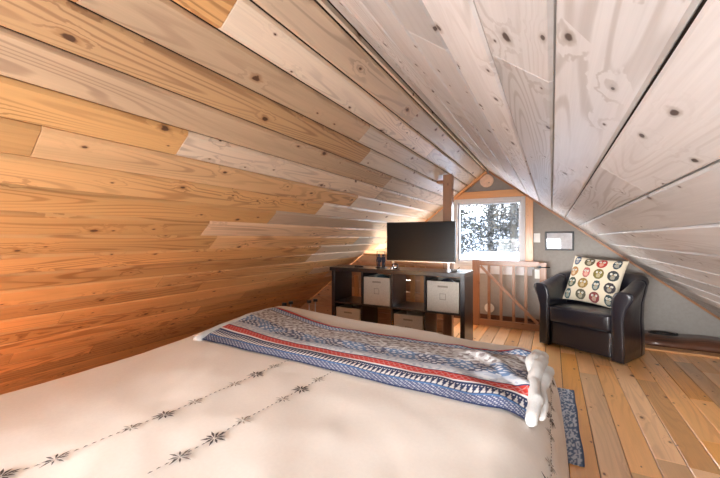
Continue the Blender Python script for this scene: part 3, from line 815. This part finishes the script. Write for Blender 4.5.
def prof(s_):
    e = abs(s_ - .5) * 2   # 1 at the front ends
    Ht = .755 - .115 * smooth01((e - .15) / .85)
    fl = .012 + .035 * smooth01((e - .3) / .7)
    th = .092
    pts = [(0, .014), (.004, .10), (.0, .22), (-.006, .34), (.0, Ht - .22), (.014 + fl * .3, Ht - .13), (fl + .012, Ht - .075), (fl + .022, Ht - .04), (fl + .012, Ht - .012), (fl - .012, Ht), (-.035, Ht - .002), (-.065, Ht - .018), (-.088, Ht - .055), (-.098, Ht - .12), (-th, Ht - .22), (-th, .34), (-th, .24), (-th, .12), (-th, .014)]
    return pts
def loft(s0, s1, n, name, cap0=False, cap1=False):
    b = MB(); rings = []
    ss = [s0 + (s1 - s0) * i / n for i in range(n + 1)]
    def ring(s_, push=0, shrink=0):
        p, nn = plan(s_); pr = prof(s_); cxo = sum(q[0] for q in pr) / len(pr)
        out = []
        for o_, z in pr:
            oo = cxo + (o_ - cxo) * (1 - shrink); zz = .4 + (z - .4) * (1 - shrink * .12)
            out.append(b.bm.verts.new(p + nn * oo + Vector((0, push, zz))))
        return out
    seq = []
    if cap0: seq += [(s0, -.022, .42), (s0, -.020, .16), (s0, -.010, .04)]
    seq += [(x, 0, 0) for x in ss]
    if cap1: seq += [(s1, -.010, .04), (s1, -.020, .16), (s1, -.022, .42)]
    for x, pu, sh in seq: rings.append(ring(x, pu, sh))
    for i in range(len(rings) - 1):
        m_ = len(rings[0])
        for k in range(m_): b.bm.faces.new((rings[i][k], rings[i][(k + 1) % m_], rings[i + 1][(k + 1) % m_], rings[i + 1][k]))
    b.bm.faces.new(rings[0]); b.bm.faces.new(rings[-1][::-1])
    return b.build(name, M['leather'], ch, smooth=True)
loft(0, .28, 12, 'armrest', cap0=True); loft(.28, .72, 40, 'backrest'); loft(.72, 1, 12, 'armrest', cap1=True)
# piping round the arm fronts
for s_, sg in ((0, -1), (1, 1)):
    p, nn = plan(s_); pts = []
    for o_, z in prof(s_): pts.append(p + nn * (-.05 + (o_ + .05) * .98) + Vector((0, -.010, z)))
    MB().tube(pts, .0045, 8).build('piping', M['leather'], ch, smooth=True)
def cushion(lo, hi, name, puff=.02, r=.035):
    b = MB(); q = bmesh.ops.create_cube(b.bm, size=1); bmesh.ops.subdivide_edges(b.bm, edges=b.bm.edges[:], cuts=14, use_grid_fill=True)
    c = [(lo[i] + hi[i]) / 2 for i in range(3)]; sz = [(hi[i] - lo[i]) / 2 for i in range(3)]
    for v in b.bm.verts:
        x, y_, z = [k * 2 for k in v.co]
        P_ = [x * sz[0], y_ * sz[1], z * sz[2]]
        inn = [max(-sz[i] + r, min(sz[i] - r, P_[i])) for i in range(3)]; d = Vector([P_[i] - inn[i] for i in range(3)])
        if d.length > 0: d = d.normalized() * r
        P_ = [inn[i] + d[i] for i in range(3)]
        P_[2] += puff * (1 - x * x) * (1 - y_ * y_) * (1 if z > 0 else 0); P_[1] -= puff * .7 * (1 - x * x) * (1 - z * z) * (1 if y_ < 0 else 0)
        v.co = Vector(P_) + Vector(c)
    return b.build(name, M['leather'], ch, smooth=True)
cushion((-.282, -.375, .262), (.282, .22, .425), 'seat_cushion', .014, .03)
cushion((-.284, -.345, .03), (.284, .20, .262), 'front_panel', .004, .012)
for zz in (.272, .412):
    MB().tube([(-.262, -.368, zz), (-.13, -.378, zz + .002), (0, -.382, zz + .003), (.13, -.378, zz + .002), (.262, -.368, zz)], .004, 8).build('piping', M['leather'], ch, smooth=True)
MB().cyl((0, 0, .0105), .25, .018, 'z', 48).build('swivel_base', M['black_metal'], ch, bevel=.004)

# owl pillow
OWL = [[(.06, .10, .20), (.12, .10, .05), (.50, .04, .03), (.03, .06, .09)], [(.45, .22, .07), (.60, .16, .15), (.22, .18, .04), (.05, .06, .065)],
       [(.07, .10, .07), (.35, .22, .06), (.05, .10, .12), (.06, .05, .06)], [(.06, .14, .16), (.13, .12, .08), (.28, .06, .06), (.05, .09, .1)]]
def owl_col(p, q):
    bg = mixc((.68, .60, .45), (.74, .66, .52), .5 + .5 * nz(p * 5, q * 5))
    ci, ri = p * 4, q * 4; c, r_ = min(3, int(ci)), min(3, int(ri)); x = (ci - c - .5) * 2; y_ = (ri - r_ - .5) * 2
    rr_ = random.Random(c * 7 + r_ * 3); x += rr_.uniform(-.12, .12); y_ += rr_.uniform(-.1, .1)
    col = OWL[3 - r_][c]; wx = .78 if (c + r_) % 3 else .56; wy = .88
    e = (x / wx) ** 2 + (y_ / wy) ** 2
    ear = y_ > .38 and abs(abs(x) - .30) < .16 - (y_ - .45) * .3 and y_ < .84
    if e > 1 and not ear: return (.25, .2, .15) if (y_ < -.74 and y_ > -.86 and abs(abs(x) - .14) < .07) else bg
    for ex in (-.21, .21):
        d = math.hypot(x - ex * wx / .6, y_ - .26)
        if d < .065: return (.02, .02, .02)
        if d < .18: return (.75, .72, .62)
        if d < .23: return mixc(col, (0, 0, 0), .6)
    if abs(x) < .07 and -.02 < y_ < .14: return (.55, .28, .05)
    if (x / .32) ** 2 + ((y_ + .28) / .36) ** 2 < 1: return mixc(col, (.7, .62, .45), .55 if math.sin(y_ * 26) * math.sin(x * 26) > 0 else .25)
    if e > .82: return mixc(col, (0, 0, 0), .55)
    return col if math.sin(x * 22 + y_ * 9) > -.2 else mixc(col, (0, 0, 0), .4)
def make_pillow():
    N = 128; b = MB(); cols = []; S = .253
    for side in (1, -1):
        P = []
        for i in range(N + 1):
            row = []
            for j in range(N + 1):
                a, q = i / N * 2 - 1, j / N * 2 - 1
                th = .075 * ((1 - a ** 4) * (1 - q ** 4)) ** .55 + .004 * nz(a * 4, q * 4, side) * (1 - a * a) * (1 - q * q)
                px_ = a * S * (1 - .07 * (1 - q * q) ** 1 * abs(a)); pz = q * S * (1 - .07 * (1 - a * a) * abs(q))
                row.append((px_, -th * side, pz)); cols.append(owl_col((a + 1) / 2, (q + 1) / 2))
            P.append(row)
        b.grid(P)
    o = b.build('owl_pillow', M['pillow'], smooth=True); set_colors(o, cols); return o
pil = make_pillow()
tag(pil, 'cream throw pillow printed with rows of coloured owls, leaning in the armchair', 'pillow')
Mx = Matrix.Translation(ch.location) @ Matrix.Rotation(CA, 4, 'Z') @ Matrix.Translation((-.02, .008, .678)) @ Matrix.Rotation(math.radians(-24), 4, 'X') @ Matrix.Rotation(math.radians(4), 4, 'Y')
pil.matrix_world = Mx

# ------------------------------------------------------------------ lamps behind the camera
def lamp(x, y_, z, power, col, label):
    t = thing('bedside_lamp', label, 'lamp', (x, y_, 0)); 
    MB().tube([(0, 0, .001), (0, 0, .02), (0, 0, .03), (0, 0, z - .1)], [.09, .09, .012, .012], 20).build('lamp_stem', M['brass'], t, smooth=False)
    MB().tube([(0, 0, z - .12), (0, 0, z + .1)], [.12, .08], 28, cap=False).build('lamp_shade', emit('lamp_shade_glow', col, 2.0), t, smooth=True)
    L = bpy.data.lights.new('lamp_bulb', 'POINT'); L.energy = power; L.color = col; L.shadow_soft_size = .06
    o = bpy.data.objects.new('lamp_bulb', L); COL.objects.link(o); o.location = (x, y_, z + .14)
lamp(-2.42, -.30, .42, 17, (1.0, .60, .28), 'lit lamp on the floor at the head of the bed by the left slope')

# area lights as window portals; the lamp added behind the half wall follows
def area(name, loc, rot, sx, sy, power, col, portal=False):
    L = bpy.data.lights.new(name, 'AREA'); L.shape = 'RECTANGLE'; L.size = sx; L.size_y = sy; L.energy = power; L.color = col
    if portal: L.cycles.is_portal = True
    o = bpy.data.objects.new(name, L); COL.objects.link(o); o.location = loc; o.rotation_euler = rot; return o
area('portal_front', ((W0 + W1) / 2, D_END + .16, (WZ0 + WZ1) / 2), (-PI / 2, 0, 0), W1 - W0, WZ1 - WZ0, 1, (1, 1, 1), True)
area('portal_rear', ((V0 + V1) / 2, Y_REAR - .16, (VZ0 + VZ1) / 2), (PI / 2, 0, 0), V1 - V0, VZ1 - VZ0, 1, (1, 1, 1), True)

t = thing('fill_lamp', 'unseen lamp added behind the half wall to light the far end', 'lamp', (-1.75, 4.42, 0))  # out of view, added to brighten the far slopes and gable
MB().tube([(0, 0, .001), (0, 0, .02), (0, 0, .03), (0, 0, .5)], [.08, .08, .012, .012], 20).build('lamp_stem', M['brass'], t)  # stem of the added fill lamp
MB().tube([(0, 0, .42), (0, 0, .62)], [.12, .08], 28, cap=False).build('lamp_shade', emit('fill_shade_glow', (1, .75, .5), 2.0), t, smooth=True)  # shade of the added fill lamp
L = bpy.data.lights.new('fill_bulb', 'POINT'); L.energy = 11; L.color = (1, .86, .70); L.shadow_soft_size = .08
o = bpy.data.objects.new('fill_bulb', L); COL.objects.link(o); o.location = (-1.75, 4.42, .66)

L = bpy.data.lights.new('fill_sun', 'SUN'); L.energy = 6.8; L.angle = math.radians(22); L.color = (1, .98, .96)  # wide soft sun added as even fill through the rear window
o = bpy.data.objects.new('fill_sun', L); COL.objects.link(o); o.location = (0, -6, 4); o.rotation_euler = Vector((.17, .98, -.10)).to_track_quat('-Z', 'Y').to_euler()

# ------------------------------------------------------------------ world and camera
w = bpy.data.worlds.new('sky'); SC.world = w; w.use_nodes = True; nt = w.node_tree; nt.nodes.clear()
out = nt.nodes.new('ShaderNodeOutputWorld'); bg = nt.nodes.new('ShaderNodeBackground'); tc = nt.nodes.new('ShaderNodeTexCoord'); sp = nt.nodes.new('ShaderNodeSeparateXYZ')
rp = nt.nodes.new('ShaderNodeValToRGB'); nt.links.new(tc.outputs['Generated'], sp.inputs[0]); nt.links.new(sp.outputs[2], rp.inputs[0])
rp.color_ramp.elements[0].color = (.86, .93, 1, 1); rp.color_ramp.elements[1].color = (.70, .83, 1, 1); nt.links.new(rp.outputs[0], bg.inputs[0])
mr = nt.nodes.new('ShaderNodeMapRange'); mr.interpolation_type = 'SMOOTHSTEP'; nt.links.new(sp.outputs[1], mr.inputs[0])   # sky set brighter towards the gable window to light the far end
for k_, v_ in zip((1, 2, 3, 4), (-.3, .7, 10.0, 20.0)): mr.inputs[k_].default_value = v_
nt.links.new(mr.outputs[0], bg.inputs[1]); nt.links.new(bg.outputs[0], out.inputs[0])

cam = bpy.data.cameras.new('camera'); cam.sensor_width = 36; cam.lens = 36 * 345 / 720; cam.clip_start = .02; cam.shift_y = -1 / 720
co = bpy.data.objects.new('camera', cam); COL.objects.link(co); co.location = (0, 0, H_EYE); co.rotation_euler = (PI / 2, 0, math.atan2(.4863, .8738)); SC.camera = co
SC.view_settings.view_transform = 'Standard'; SC.view_settings.look = 'None'; SC.view_settings.gamma = 1; SC.view_settings.use_curve_mapping = False
SC.view_settings.exposure = .85
